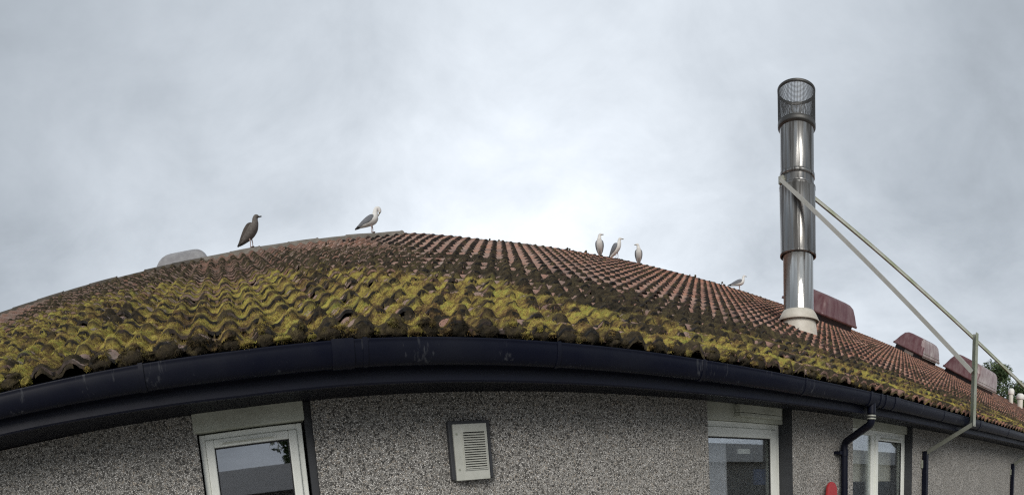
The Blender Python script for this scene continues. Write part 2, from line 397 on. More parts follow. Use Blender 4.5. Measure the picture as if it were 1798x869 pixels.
# gutter: deep half round with a rolled lip
prof = []
for a in np.linspace(math.radians(0), math.radians(-180), 15):
    prof.append((2.684 + .054*math.cos(a), 2.402 + .092*math.sin(a)))
prof = prof[::-1]
outer = [(2.630,2.414),(2.6275,2.419),(2.629,2.4235),(2.634,2.4235)]
gp = [(2.636,2.418)] + outer[::-1] + prof
xg = list(np.arange(X_L, X_R+.01, .25))
gt = MB(); gt.sweep_x(gp, xg, eoff); inner = [(y*.93 + 2.684*.07, z*.93+2.402*.07+.004) for y, z in prof]
gt.sweep_x(inner[::-1], xg, eoff)
gutter = gt.build('gutter', M['gutter'], bld)
def gutter_band(x, wdt, name, grow=.004):
    b = MB(); pr = [(2.684 + (.054+grow)*math.cos(a), 2.402 + (.092+grow)*math.sin(a)) for a in np.linspace(math.pi, 2*math.pi, 15)]
    pr = [(2.684-.054-grow, 2.428), *pr]
    n = len(pr); vs = [(xx, y, z+eoff(x)) for xx in (x-wdt/2, x+wdt/2) for y, z in pr]
    b.add(vs, [(k, k+1, n+k+1, n+k) for k in range(n-1)], 0, True)
    b.add([vs[0], vs[n], (x+wdt/2, 2.645, 2.430+eoff(x)), (x-wdt/2, 2.645, 2.430+eoff(x))], [(0,1,2,3)])
    for s_ in (0, n): b.add(vs[s_:s_+n], [tuple(range(n))])
    return b.build(name, M['black_plastic'], gutter)
for x in (-1.35,-.42,.582,1.56,2.56,3.6,6.2,8.7,9.75,10.8,11.9,13,14.2): gutter_band(x, .022, 'gutter_bracket')
for x in (-.42+.9, 5.05, 7.45): gutter_band(x, .10, 'gutter_union', .005)

# ---- roof deck, tiles, ridge
xr = np.arange(X_L, X_R+.01, .5)
rd = MB()
for i in range(len(xr)-1):
    a, b = xr[i], xr[i+1]
    P = [roofpt(a,.03,-.035), roofpt(b,.03,-.035), roofpt(b,LR,-.035), roofpt(a,LR,-.035)]
    rd.add(P, [(0,1,2,3)])
    Q = [P[3], P[2], Vector((b, YB+.3, P[2].z-(YB+.3-YR)*SP/CP)), Vector((a, YB+.3, P[3].z-(YB+.3-YR)*SP/CP))]
    rd.add(Q, [(0,1,2,3)], 1)
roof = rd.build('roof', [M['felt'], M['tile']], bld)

AMP, TAIL, THK = .0195, .036, .017
NS = 20
def prof_h(u):                                   # u across the tile, 0..TW
    a = 2*np.pi*(u - .075)/ROLL
    return AMP*1.1*(np.cos(a) - .12*np.cos(3*a))
TL_ = TG + .06
def tile_mesh(name, var):
    r = np.random.default_rng(var); us = np.linspace(0, TW, NS+1); mb = MB()
    nick = r.normal(0, .0022, NS+1)
    def ring(l, top): return [(u - TW/2, l + (nick[i] if l < .01 else 0), prof_h(u) + TAIL*(1 - l/TG) - (0 if top else THK)) for i, u in enumerate(us)]
    A, B, C, E = ring(0, True), ring(TL_, True), ring(0, False), ring(TL_, False); n = NS+1
    for L1, L2, fl in ((A,B,0),(C,E,1)):
        mb.add(L1+L2, [((k,k+1,n+k+1,n+k) if not fl else (k,n+k,n+k+1,k+1)) for k in range(NS)], 0, True)
    mb.add(C+A, [(k,k+1,n+k+1,n+k) for k in range(NS)])
    mb.add([A[0],B[0],E[0],C[0]], [(0,1,2,3)]); mb.add([A[-1],C[-1],E[-1],B[-1]], [(0,1,2,3)])
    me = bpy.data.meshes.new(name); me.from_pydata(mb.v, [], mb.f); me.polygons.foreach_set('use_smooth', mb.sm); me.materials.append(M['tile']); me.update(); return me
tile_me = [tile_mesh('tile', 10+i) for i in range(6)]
XT0 = XC - .075                                   # left edge of a tile column
NROW = int(math.ceil(LR/TG))
slots = []
for r_ in range(NROW):
    for c_ in range(int((X_L - XT0)/TW), int((X_R-1 - XT0)/TW)):
        slots.append((r_, c_, XT0 + (c_+.5)*TW, r_*TG))
skip_areas = []                                    # filled in below by roof penetrations
def tile_area(x, l):
    q = [project(*roofpt(x+dx, l+dl, hh)) for dx, dl, hh in ((-.15,0,TAIL-.02),(.15,0,TAIL-.02),(.15,TG,TAIL),(-.15,TG,TAIL))]
    u = sum(a for a, b in q)/4
    if not 0 < u < IW: return 0
    return abs(sum(q[i][0]*q[(i+1)%4][1] - q[(i+1)%4][0]*q[i][1] for i in range(4)))/2
slots.sort(key=lambda s_: -tile_area(s_[2], s_[3]))
def tile_pose(x, l, r_):
    p0, p1 = roofpt(x, l), roofpt(x, min(l+TG, LR)); px0, px1 = roofpt(x-.15, l), roofpt(x+.15, l)
    ax = math.atan2(p1.z-p0.z, p1.y-p0.y); ay = -math.atan2(px1.z-px0.z, .3)
    return p0, ax, ay
r_t = random.Random(3)
for i, (r_, c_, x, l) in enumerate(slots[:300]):
    o = bpy.data.objects.new('tile', tile_me[r_t.randrange(6)]); link(o, roof)
    p0, ax, ay = tile_pose(x, l, r_)
    o.location = p0 + Vector((r_t.gauss(0,.0015), r_t.gauss(0,.002), r_t.gauss(0,.001)))
    o.rotation_euler = (ax + r_t.gauss(0,.006), ay, r_t.gauss(0,.005))
# the rest of the field as one mesh
us = np.linspace(0, TW, 15); n = len(us); rest = slots[300:]
V = np.zeros((len(rest), 3*n, 3)); hh = prof_h(us)
for i, (r_, c_, x, l) in enumerate(rest):
    top = min(l + TG + .03, LR); jl = r_t.gauss(0,.003); jh = r_t.gauss(0,.0015)
    for j, (ll, dh) in enumerate(((l+jl, TAIL-THK-.012), (l+jl, TAIL), (top, TAIL*(1-(top-l)/TG)))):
        xx = x - TW/2 + us; h = hh + dh + jh
        V[i, j*n:(j+1)*n, 0] = xx
        V[i, j*n:(j+1)*n, 1] = Y0 + CP*ll - SP*h
        V[i, j*n:(j+1)*n, 2] = Z0 + SP*ll + CP*h + warp(xx, ll)
fb = np.array([(j*n+k, j*n+k+1, (j+1)*n+k+1, (j+1)*n+k) for j in range(2) for k in range(n-1)])
F_ = (fb[None] + (np.arange(len(rest))*3*n)[:,None,None]).reshape(-1,4)
def np_mesh(name, V, F, mat, smooth=None, attr=None):
    me = bpy.data.meshes.new(name); V = np.asarray(V, np.float32).reshape(-1,3); F = np.asarray(F, np.int32); k = F.shape[1]
    me.vertices.add(len(V)); me.vertices.foreach_set('co', V.ravel())
    me.loops.add(F.size); me.loops.foreach_set('vertex_index', F.ravel())
    me.polygons.add(len(F)); me.polygons.foreach_set('loop_start', np.arange(0, F.size, k, dtype=np.int32)); me.polygons.foreach_set('loop_total', np.full(len(F), k, np.int32))
    if smooth is not None: me.polygons.foreach_set('use_smooth', np.broadcast_to(smooth, len(F)).astype(bool))
    me.materials.append(mat); me.update(calc_edges=True); me.validate()
    if attr is not None:
        a = me.attributes.new('tone', 'FLOAT', 'POINT'); a.data.foreach_set('value', np.asarray(attr, np.float32))
    return me
sm = np.tile(np.array([False]*(n-1) + [True]*(n-1)), len(rest))
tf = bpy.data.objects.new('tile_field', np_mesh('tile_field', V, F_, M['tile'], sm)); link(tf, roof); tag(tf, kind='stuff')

# ridge tiles
def ridge_mesh(name, rise, mat, half, seed):
    r = np.random.default_rng(seed); mb = MB(); ln = .455; ks = 11
    secs = []
    for xx in (-ln/2, -ln/2+.03, 0, ln/2-.03, ln/2):
        ring = []
        for k in range(ks):
            a = math.pi*k/(ks-1); yy = -half*math.cos(a)
            zz = -abs(yy)*SP/CP + rise*(math.sin(a)**.8) + (.006 if abs(xx) > .2 else 0)
            ring.append((xx, yy, zz + r.normal(0,.002)))
        secs.append(ring)
    for i in range(len(secs)-1):
        mb.add(secs[i]+secs[i+1], [(k, ks+k, ks+k+1, k+1) for k in range(ks-1)], 0, True)
    for sct, d in ((secs[0],1),(secs[-1],-1)):
        lowr = [(p[0], p[1], p[2]-.03) for p in sct]
        mb.add(sct+lowr, [((k,k+1,ks+k+1,ks+k) if d>0 else (k,ks+k,ks+k+1,k+1)) for k in range(ks-1)])
    for e in (0, ks-1):
        tp = [s_[e] for s_ in secs]; bt = [(p[0],p[1],p[2]-.035) for p in tp]; q = len(tp)
        mb.add(tp+bt, [(k,k+1,q+k+1,q+k) for k in range(q-1)])
    me = bpy.data.meshes.new(name); me.from_pydata(mb.v, [], mb.f); me.polygons.foreach_set('use_smooth', mb.sm); me.materials.append(mat); me.update(); return me
rm_moss = [ridge_mesh('ridge_tile', .085, M['ridge_moss'], .15, 40+i) for i in range(3)]
rm_left = [ridge_mesh('ridge_tile', .085, M['ridge'], .15, 20+i) for i in range(3)]
rm_right = [ridge_mesh('ridge_tile', .04, M['ridge'], .12, 30+i) for i in range(3)]
x = 2.84 - .225
def ridge_z(x): return roofpt(x, LR).z
def put_ridge(x, me):
    o = bpy.data.objects.new('ridge_tile', me); link(o, roof)
    o.location = (x, YR, ridge_z(x) + r_t.gauss(0,.004)); o.rotation_euler = (r_t.gauss(0,.01), -math.atan2(ridge_z(x+.2)-ridge_z(x-.2), .4) + r_t.gauss(0,.006), r_t.gauss(0,.004))
while x > -6.5: put_ridge(x, r_t.choice(rm_left if x > -.1 else rm_moss)); x -= .45
x = 2.84 + .225
while x < 36: put_ridge(x, r_t.choice(rm_right)); x += .45

# ------------------------------------------------------------------ moss
def vnoise(x, y, seed):
    xi = np.floor(x).astype(np.int64); yi = np.floor(y).astype(np.int64); fx = x-xi; fy = y-yi
    fx = fx*fx*(3-2*fx); fy = fy*fy*(3-2*fy)
    def hsh(a, b):
        h = (a*374761393 + b*668265263 + seed*1442695041) & 0xFFFFFFFF
        h = ((h ^ (h >> 13))*1274126177) & 0xFFFFFFFF
        return ((h ^ (h >> 16)) & 0xFFFF)/65535.0
    return (hsh(xi,yi)*(1-fx)+hsh(xi+1,yi)*fx)*(1-fy) + (hsh(xi,yi+1)*(1-fx)+hsh(xi+1,yi+1)*fx)*fy
def fbm(x, y, s, seed, oct=3):
    r = 0; a = .5; t = 0
    for k in range(oct): r = r + a*vnoise(x*s*2**k, y*s*2**k, seed+k*17); t += a; a *= .55
    return r/t
BX = [-8,-3,-1,0,.85,1.34,1.9,2.2,2.7,3.6,4.9,6.7,9,16,40]; BL = [4.4,4.4,4.2,3.7,3.1,2.5,1.9,1.35,1.1,.95,.85,.78,.78,.8,.8]
DX = [-8,-3,-1,.5,1.16,2.1,2.67,3,3.4,3.9,4.6,5.4,6.3,7.4,10,16,40]; DL = [7.1,7.1,6.9,6.4,5.6,4.9,4.2,3.2,2.4,2.0,1.8,1.6,1.4,1.2,1.2,1.3,1.3]
def tile_h(x, l):
    fr = np.mod(l, TG)/TG
    return prof_h(np.mod(x - XT0, TW)) + TAIL*(1-fr)
def moss_patch(x0, x1, l0, l1, dx, dl):
    xs = np.arange(x0, x1+dx/2, dx); ls = np.arange(l0, l1, dl)
    # extra samples just before / after each tile tail so the mounds keep a crisp front
    X, L = np.meshgrid(xs, ls)
    Xj = X + (fbm(X, L, 40, 5, 1)-.5)*dx*.8; Lj = L + (fbm(X, L, 40, 9, 1)-.5)*dl*.8
    fr = np.mod(Lj, TG)/TG
    crest = .5 + .5*np.cos(2*np.pi*(Xj-XC)/ROLL)
    lb = np.interp(Xj, BX, BL); ld = np.interp(Xj, DX, DL)
    edge = (fbm(Xj, Lj, 2.1, 3, 4)-.5)
    cov_b = 1/(1+np.exp(-((lb + edge*1.5 - Lj)/.22)))
    cov_d = 1/(1+np.exp(-((ld + edge*1.6 - Lj)/.28)))
    clump = fbm(Xj, Lj, 9, 21, 4); small = fbm(Xj, Lj, 38, 33, 3); micro = fbm(Xj, Lj, 120, 51, 2)
    tailm = np.exp(-(fr/.30)**2)
    # bare eave edges and bare patches
    bare = fbm(Xj, Lj, 4.5, 77, 3)
    rows0 = np.where(Lj < TG, 1.0, 0.0)
    cush = np.sqrt(np.clip(fbm(Xj, Lj, 16, 61, 2)-.36, 0, 1))
    bright_T = cov_b*(.004 + .026*np.clip(clump-.36,0,1) + .024*cush*np.clip((clump-.30)*3,0,1))*np.clip((bare-.34)*7, 0, 1)
    bright_T *= np.where(Lj < .14, np.clip((fbm(Xj, Lj*0, 5, 81, 2)-.42 - np.clip((Xj-3.2)*.25,0,.3) + Lj*3)*7, 0, 1), 1)
    dark_T = cov_d*(.022*np.clip(clump-.36,0,1)*2 + .014*tailm*crest*np.clip((small-.22)*2.4,0,1))
    dot_T = .020*np.exp(-(fr/.12)**2)*np.clip(crest-.35,0,1)*np.clip((fbm(Xj, Lj, 6.5, 91, 2)-.30)*3,0,1)*np.where(Lj > .3, 1, 0)
    ridgem = np.clip((Lj-(LR-.55))/.3,0,1)*np.clip((.9-Xj)/.8,0,1)*.05*np.clip(clump-.2,0,1)
    front = np.clip((fr-.03)/.06, 0, 1)**.5
    front = np.where(fr > .985, 0, front)
    bright_T = bright_T*front; dark_T = dark_T*np.clip(front+.5,0,1)
    T = np.maximum.reduce([bright_T, dark_T, dot_T, ridgem])
    tone = np.clip(bright_T/(bright_T+np.maximum(dark_T*(1-cov_b), 0)+dot_T*.15+ridgem+1e-5), 0, 1)*np.clip(cov_b*1.25-.1,0,1)
    tone *= np.clip((clump-.30)*4.5 + (small-.5)*1.2, .32, 1)
    h = tile_h(Xj, Lj)
    H = h + T*(.6 + .8*small) + np.where(T > .004, (micro-.5)*.009, 0) - .003
    keep = T > .0045
    Yw = Y0 + CP*Lj - SP*H; Zw = Z0 + SP*Lj + CP*H + warp(Xj, Lj)
    V = np.stack([Xj, Yw, Zw], -1).reshape(-1,3)
    nr, nc = X.shape; idx = np.arange(nr*nc).reshape(nr,nc)
    kq = keep[:-1,:-1] | keep[1:,:-1] | keep[:-1,1:] | keep[1:,1:]
    F = np.stack([idx[:-1,:-1], idx[:-1,1:], idx[1:,1:], idx[1:,:-1]], -1)[kq]
    used = np.zeros(len(V), bool); used[F.ravel()] = True; re = np.cumsum(used)-1
    return V[used], re[F], tone.ravel()[used], (T.ravel()*keep.ravel())[used]
Vs, Fs, Ts = [], [], []; nb = 0; tuft_src = []
for a in ((-2.6,-.2,-.006,7.35,.0115,.0135),(-.2,2.2,-.006,6.6,.0115,.0135),(2.2,4.4,-.006,6.0,.013,.014),(4.4,7.5,-.006,7.3,.018,.0165),(7.5,12,-.006,7.3,.026,.019),(12,20,-.006,7.3,.05,.024),(20,34,-.006,2.2,.075,.03)):
    v, f_, t1, th = moss_patch(*a); Vs.append(v); Fs.append(f_+nb); Ts.append(t1); nb += len(v)
    if a[0] < 7: tuft_src.append((v, t1, th))
V = np.concatenate(Vs); F_ = np.concatenate(Fs); T_ = np.concatenate(Ts)
# dark moss cushions under the eave rolls, blackened to paint the shade there
lv, lf, lt = [], [], []; k0 = nb; r_l = np.random.default_rng(12)
def lump(c, rx, ry, rz, tone, nu=12, nv=8):
    global k0
    th = np.linspace(0, 2*np.pi, nu, endpoint=False); ph = np.linspace(-1.45, 1.45, nv)
    TH_, PH = np.meshgrid(th, ph); d = np.stack([np.cos(PH)*np.cos(TH_), np.cos(PH)*np.sin(TH_), np.sin(PH)], -1)
    q = 1 + r_l.normal(0, .16, d.shape[:2]); v = np.array(c) + d*np.array([rx,ry,rz])*q[...,None]
    lv.append(v.reshape(-1,3)); lt.append(np.full(nu*nv, tone)*r_l.uniform(.5,1.4,nu*nv))
    for i in range(nv-1):
        for j in range(nu): lf.append((k0+i*nu+j, k0+i*nu+(j+1)%nu, k0+(i+1)*nu+(j+1)%nu, k0+(i+1)*nu+j))
    k0 += nu*nv
for i in range(-14, 90):
    xx = XC + ROLL*i; far = np.clip(1.25-xx*.08, .35, 1)
    if r_l.random() < (.10 if xx < 3.2 else .45 if xx < 4.5 else .86): continue
    c = roofpt(xx + r_l.normal(0,.006), r_l.uniform(.004,.016), TAIL - .026)
    lump(c, r_l.uniform(.05,.066)*far, r_l.uniform(.022,.032), r_l.uniform(.030,.040)*far, .0)
    for _ in range(r_l.integers(2,6)):
        du = float(np.clip(r_l.normal(0,.04), -.075, .075))
        lump(roofpt(xx+du, r_l.uniform(-.010,.014), TAIL + float(prof_h(du+.075)) + r_l.uniform(-.016,-.002)), r_l.uniform(.012,.026), r_l.uniform(.008,.016), r_l.uniform(.006,.012), r_l.choice([.0,.1,.4,.8]), 9, 6)
    if xx < 5 and r_l.random() < .45:
        lump(roofpt(xx + ROLL/2 + r_l.normal(0,.015), r_l.uniform(-.004,.015), TAIL-.032), r_l.uniform(.02,.045), .022, r_l.uniform(.014,.024), r_l.choice([.05,.4,.8]))
for xr_, n_l in ((5.72,3),(6.1,2),(9.55,5),(9.8,3),(8.7,2),(4.4,2),(11.0,2)):
    for _ in range(n_l): lump((xr_ + r_l.normal(0,.12), YR - abs(r_l.normal(0,.06)), roofpt(xr_, LR).z + (.07 if xr_ < 2.84 else .03) + r_l.normal(0,.008)), *r_l.uniform(.010,.028,3), .05, 8, 6)
V = np.concatenate([V]+lv); F_ = np.concatenate([F_, np.array(lf)]); T_ = np.concatenate([T_]+lt)
# tufts: short upright blades on the nearer cushions
tv, tt = [], []
tuft_src.append((np.concatenate(lv), np.concatenate(lt), np.full(sum(len(q_) for q_ in lv), .02)))
for v, t1, th in tuft_src:
    lsl = (v[:,1]-Y0)*CP + (v[:,2]-Z0)*SP
    ok = np.where((th > .007) & ((np.mod(lsl, TG)/TG > .13) | (th == .02)))[0]
    w_ = 1/(v[ok,0]**2 + v[ok,1]**2); pick = rng.choice(ok, min(70000, len(ok)*2), p=w_/w_.sum())
    p = v[pick] + rng.normal(0, .0045, (len(pick),3)); d = rng.normal(0, .45, (len(pick),3)) + np.array([0,-.2,1.0])
    d /= np.linalg.norm(d, axis=1)[:,None]; sd_ = np.cross(d, rng.normal(0,1,(len(pick),3))); sd_ /= np.linalg.norm(sd_, axis=1)[:,None]
    hgt = rng.uniform(.004,.010,(len(pick),1)); wd = rng.uniform(.0010,.0022,(len(pick),1))
    tv.append(np.stack([p - sd_*wd - d*.003, p + sd_*wd - d*.003, p + d*hgt], 1).reshape(-1,3)); tt.append(np.repeat(np.clip(t1[pick]*1.1+.03,0,1), 3))
TV = np.concatenate(tv); TT = np.concatenate(tt)
Ftri = np.concatenate([F_[:,[0,1,2]], F_[:,[0,2,3]], np.arange(len(TV)).reshape(-1,3)+len(V)])
mo = bpy.data.objects.new('moss', np_mesh('moss', np.concatenate([V,TV]), Ftri, M['moss'], True, np.concatenate([T_,TT]))); link(mo)
tag(mo, 'yellow green and brown moss cushions growing over the roof tiles', 'moss', kind='stuff')

# ------------------------------------------------------------------ windows, door, wall vent
def frame_rect(mb, x0, x1, z0, z1, y0, y1, wd, mi=0, sill=True):
    mb.box(x0, x0+wd, y0, y1, z0, z1, mi); mb.box(x1-wd, x1, y0, y1, z0, z1, mi)
    mb.box(x0+wd, x1-wd, y0+.001, y1, z1-wd, z1, mi)
    if sill: mb.box(x0+wd, x1-wd, y0+.001, y1, z0, z0+wd, mi)
# left window
y = YW+.02
m = MB(); frame_rect(m, -.243, .308, .87, 2.160, y+.012, y+.08, .03); win = m.build('window', M['upvc'], bld, .004)
m = MB(); frame_rect(m, -.212, .277, .90, 2.128, y, y+.06, .045); m.build('sash', M['upvc'], win, .006)
m = MB(); m.box(-.168, .233, y+.03, y+.036, .944, 2.084); m.build('pane', M['glass'], win)
m = MB(); frame_rect(m, -.168, .233, .944, 2.084, y+.014, y+.03, .006); m.build('gasket', M['gasket'], win)
m = MB(); m.box(-.135, .165, y-.010, y-.0005, 2.096, 2.110); m.box(-.12, .152, y-.016, y-.0105, 2.0985, 2.104, 1); m.build('trickle_vent', [M['upvc'], M['head']], win, .002)
m = MB(); m.box(-.264, .322, YW-.02, YW+.10, 2.168, Z_SOF+.01); m.build('head_board', M['head'], win, .004)
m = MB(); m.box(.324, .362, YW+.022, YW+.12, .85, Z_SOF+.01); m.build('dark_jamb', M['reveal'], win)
m = MB(); m.box(-.30, .40, YW-.05, YW+.06, .815, .849); m.build('window_sill', M['upvc'], win, .004)
# glazed door in the middle
y = YW+.135
m = MB(); frame_rect(m, 3.062, 4.062, .0, 2.135, y+.012, y+.09, .045, sill=False); door = m.build('door', M['upvc'], bld, .004)
m = MB(); frame_rect(m, 3.11, 4.015, .04, 2.088, y, y+.055, .075); m.build('leaf_frame', M['upvc'], door, .005)
m = MB(); m.box(3.185, 3.94, y+.025, y+.031, .115, 2.012); m.build('pane', M['glass_clear'], door)
m = MB(); frame_rect(m, 3.185, 3.94, .115, 2.012, y+.012, y+.025, .008); m.build('gasket', M['gasket'], door)
m = MB(); m.box(3.062, 4.062, YW+.10, YW+.22, 2.137, Z_SOF+.01); m.build('head_board', M['head'], door, .004)
m = MB(); m.box(3.45, 3.97, YW+.035, YW+.099, 2.20, 2.262); m.box(3.452, 3.968, YW+.037, YW+.099, 2.168, 2.197); m.build('junction_cover', M['head'], door, .004)
# far window with an open inner sash
y = YW+.09
m = MB(); frame_rect(m, 5.053, 6.397, .87, 2.185, y+.012, y+.09, .06); m.box(5.60, 5.68, y+.014, y+.085, .93, 2.125); win2 = m.build('window', M['upvc'], bld, .004)
m = MB(); frame_rect(m, 5.672, 6.352, .915, 2.14, y, y+.05, .06); m.build('sash', M['upvc'], win2, .005)
m = MB(); m.box(5.113, 5.60, y+.03, y+.036, .93, 2.125); m.build('pane', M['glass_clear'], win2)
m = MB(); m.box(5.732, 6.292, y+.02, y+.026, .975, 2.08); m.build('pane', M['glass_clear'], win2)
m = MB(); frame_rect(m, 5.732, 6.292, .975, 2.08, y+.008, y+.02, .008); m.build('gasket', M['gasket'], win2)
m = MB(); m.box(5.78, 6.22, y-.012, y-.0005, 2.098, 2.114); m.build('trickle_vent', M['head'], win2, .002)
m = MB(); m.box(5.053, 6.397, YW+.07, YW+.18, 2.187, Z_SOF+.01); m.build('head_board', M['head'], win2, .004)
m = MB(); m.box(5.0, 6.45, YW-.05, YW+.06, .815, .849); m.build('window_sill', M['upvc'], win2, .004)
# rooms behind
def room(x0, x1, name, depth, extra):
    yb = YW+TH+depth; y1 = YW+TH+.001; rm = MB()
    rm.add([(x0,yb,0),(x1,yb,0),(x1,yb,2.3),(x0,yb,2.3)], [(0,1,2,3)], 0)
    for xx in (x0, x1): rm.add([(xx,y1,0),(xx,yb,0),(xx,yb,2.3),(xx,y1,2.3)], [(0,1,2,3)], 0)
    rm.add([(x0,y1,2.3),(x1,y1,2.3),(x1,yb,2.3),(x0,yb,2.3)], [(0,1,2,3)], 0)
    rm.add([(x0,y1,.01),(x1,y1,.01),(x1,yb,.01),(x0,yb,.01)], [(0,1,2,3)], 2)
    o = rm.build(name, [M['plaster'], M['dado'], M['carpet']], bld); extra(o, yb); return o
def ex1(o, yb):
    m = MB(); m.box(-1.5, 1.5, yb-.03, yb-.002, 0, 1.0); m.build('dado_panel', M['dado'], o)
def ex2(o, yb):
    m = MB(); m.box(3.20, 3.535, 3.41, 3.43, .05, 2.25); m.build('curtain', M['curtain'], o)
    m = MB(); m.box(3.58, 3.725, 3.315, 3.318, 1.886, 1.926); m.build('notice', M['paper'], o)
    m = MB(); m.box(3.775, 3.93, 3.32, 3.33, 1.627, 1.76); m.build('pin_board', M['blueboard'], o)
def ex3(o, yb):
    for xa, xb in ((5.35, 5.80), (5.95, 6.377)):
        m = MB(); m.box(xa, xb, 3.41, 3.425, 1.63, 2.25); m.build('added_pale_panel', M['plaster'], o)  # pale panels added close behind the glass so daylight brightens them
        m = MB(); m.box(xa, xb, 3.408, 3.427, .3, 1.628); m.build('dado_panel', M['dado'], o)
    m = MB(); m.box(6.38, 6.75, 3.43, 3.5, .3, 2.25); m.build('column', M['reveal'], o)
room(-1.6, 1.8, 'left_room', 2.6, ex1); room(2.4, 9.0, 'front_room', 1.52, lambda o, yb: (ex2(o, yb), ex3(o, yb)))

# louvred wall vent
va = MB(); va.box(1.118, 1.318, YW-.055, YW-.038, 1.768, 2.076); vent = va.build('wall_vent', M['plate'], bld, .002)
m = MB(); m.box(1.098, 1.345, YW-.038, YW+.002, 1.775, 2.096); m.build('backing_box', M['reveal'], vent, .003)
m = MB(); frame_rect(m, 1.168, 1.306, 1.822, 2.036, YW-.062, YW-.0545, .005); m.box(1.173,1.301,YW-.0552,YW-.0548,1.827,2.031,1); m.build('grille_frame', [M['plate'], M['soot']], vent)
sl_me = None
for k in range(15):
    zc_ = 1.836 + k*.0132
    if sl_me is None:
        m = MB(); m.add([(-.064,-.066-.0,-.004),(.064,-.066,-.004),(.064,-.0555,.0035),(-.064,-.0555,.0035),(-.064,-.066,-.0058),(.064,-.066,-.0058),(.064,-.0555,.0017),(-.064,-.0555,.0017)], [(0,1,2,3),(7,6,5,4),(4,5,1,0)])
        o = m.build('slat', M['plate'], vent); sl_me = o.data
    else: o = bpy.data.objects.new('slat', sl_me); link(o, vent)
    o.location = (1.237, YW, zc_)
for zz in (1.828, 2.022):
    m = MB(); m.tube([(1.136, YW-.058, zz), (1.136, YW-.053, zz)], .006, 10); m.build('screw', M['galv'], vent)

# downpipe with swan neck
def bend(pts, r=.05, n=5):
    out = [Vector(pts[0])]
    for i in range(1, len(pts)-1):
        a, b, c = Vector(pts[i-1]), Vector(pts[i]), Vector(pts[i+1]); p, q = b+(a-b).normalized()*r, b+(c-b).normalized()*r
        for k in range(n+1):
            t = k/n; out.append(p*(1-t)**2 + b*2*t*(1-t) + q*t*t)
    out.append(Vector(pts[-1])); return out
DPX, DPY = 4.80, YW-.06
m = MB(); m.tube(bend([(4.645,2.684,2.36),(4.645,2.684,2.155),(DPX,DPY,2.005),(DPX,DPY,.05)]), .034, 16); dp = m.build('downpipe', M['black_plastic'], bld)
m = MB(); m.tube([(4.645,2.684,2.35),(4.645,2.684,2.245)], .040, 16); m.build('outlet_socket', M['black_plastic'], dp)
for zz in (2.225, 2.20):
    m = MB(); m.tube([(4.645,2.684,zz+.006),(4.645,2.684,zz-.006)], .0405, 16); m.build('socket_ring', M['galv'], dp)
for x_ in (4.555, 4.735, 4.83): gutter_band(x_, .03, 'outlet_band', .007)
m = MB(); m.box(DPX-.09, DPX+.045, DPY-.01, YW+.001, 1.895, 1.925); m.tube([(DPX,DPY,1.88),(DPX,DPY,1.94)], .039, 16); m.build('pipe_clip', M['black_plastic'], dp)

# ------------------------------------------------------------------ things fixed to or standing on the building
# steel flue
FX, FY = 7.07, 5.30
flue = empty('flue_stack', (FX, FY, 3.72)); tag(flue, 'tall stainless steel flue with wire mesh cowl rising through the tiles', 'flue')
def fl(name, prof, mat, n=48):
    m = MB(); m.lathe([(r, (z-3.72)*.958) for r, z in prof], n=n); return m.build(name, mat, flue)
def cyl(r, z0, z1, lip=.006): return [(r-.01,z0),(r+lip,z0),(r+lip,z0+.03),(r,z0+.04),(r,z1-.04),(r+lip,z1-.03),(r+lip,z1),(r-.01,z1)]
fl('base_flashing', [(.31,3.42),(.275,3.6),(.255,3.8),(.235,3.95),(.2,3.97)], M['flash'])
fl('storm_collar', [(.29,3.885),(.295,3.895),(.27,3.95),(.245,4.0),(.222,4.035),(.212,4.035)], M['flash'])
fl('lower_section', cyl(.214,3.9,4.83,.004), M['steel'])
fl('middle_section', cyl(.25,4.80,5.745), M['steel_dull'])
fl('upper_section', cyl(.232,5.74,6.56), M['steel_dull'])
fl('clamp_band', [(.232,5.86),(.245,5.865),(.245,5.915),(.232,5.92)], M['steel_dull'])
fl('cowl_ring', [(.23,6.50),(.256,6.52),(.261,6.53),(.261,6.58),(.254,6.585),(.23,6.60)], M['mesh'])
fl('cowl_top_ring', [(.248,6.985),(.258,6.985),(.260,7.02),(.252,7.025),(.248,7.02),(.248,6.985)], M['mesh'])
m = MB()
for k in range(80):
    a = 2*math.pi*k/80; m.bar((.254*math.cos(a), .254*math.sin(a), (6.57-3.72)*.958), (.254*math.cos(a), .254*math.sin(a), (6.99-3.72)*.958), .0045, .0045)
for k in range(26):
    z = (6.585-3.72)*.958 + k*.0149; m.lathe([(.2515,z),(.2565,z),(.2565,z+.004),(.2515,z+.004),(.2515,z)], n=40, smooth=False)
m.build('wire_mesh', M['mesh'], flue)
m = MB(); m.lathe([(.20,2.6),(.20,2.78),(.192,2.78),(.192,2.6)]); m.build('inner_liner', M['soot'], flue)
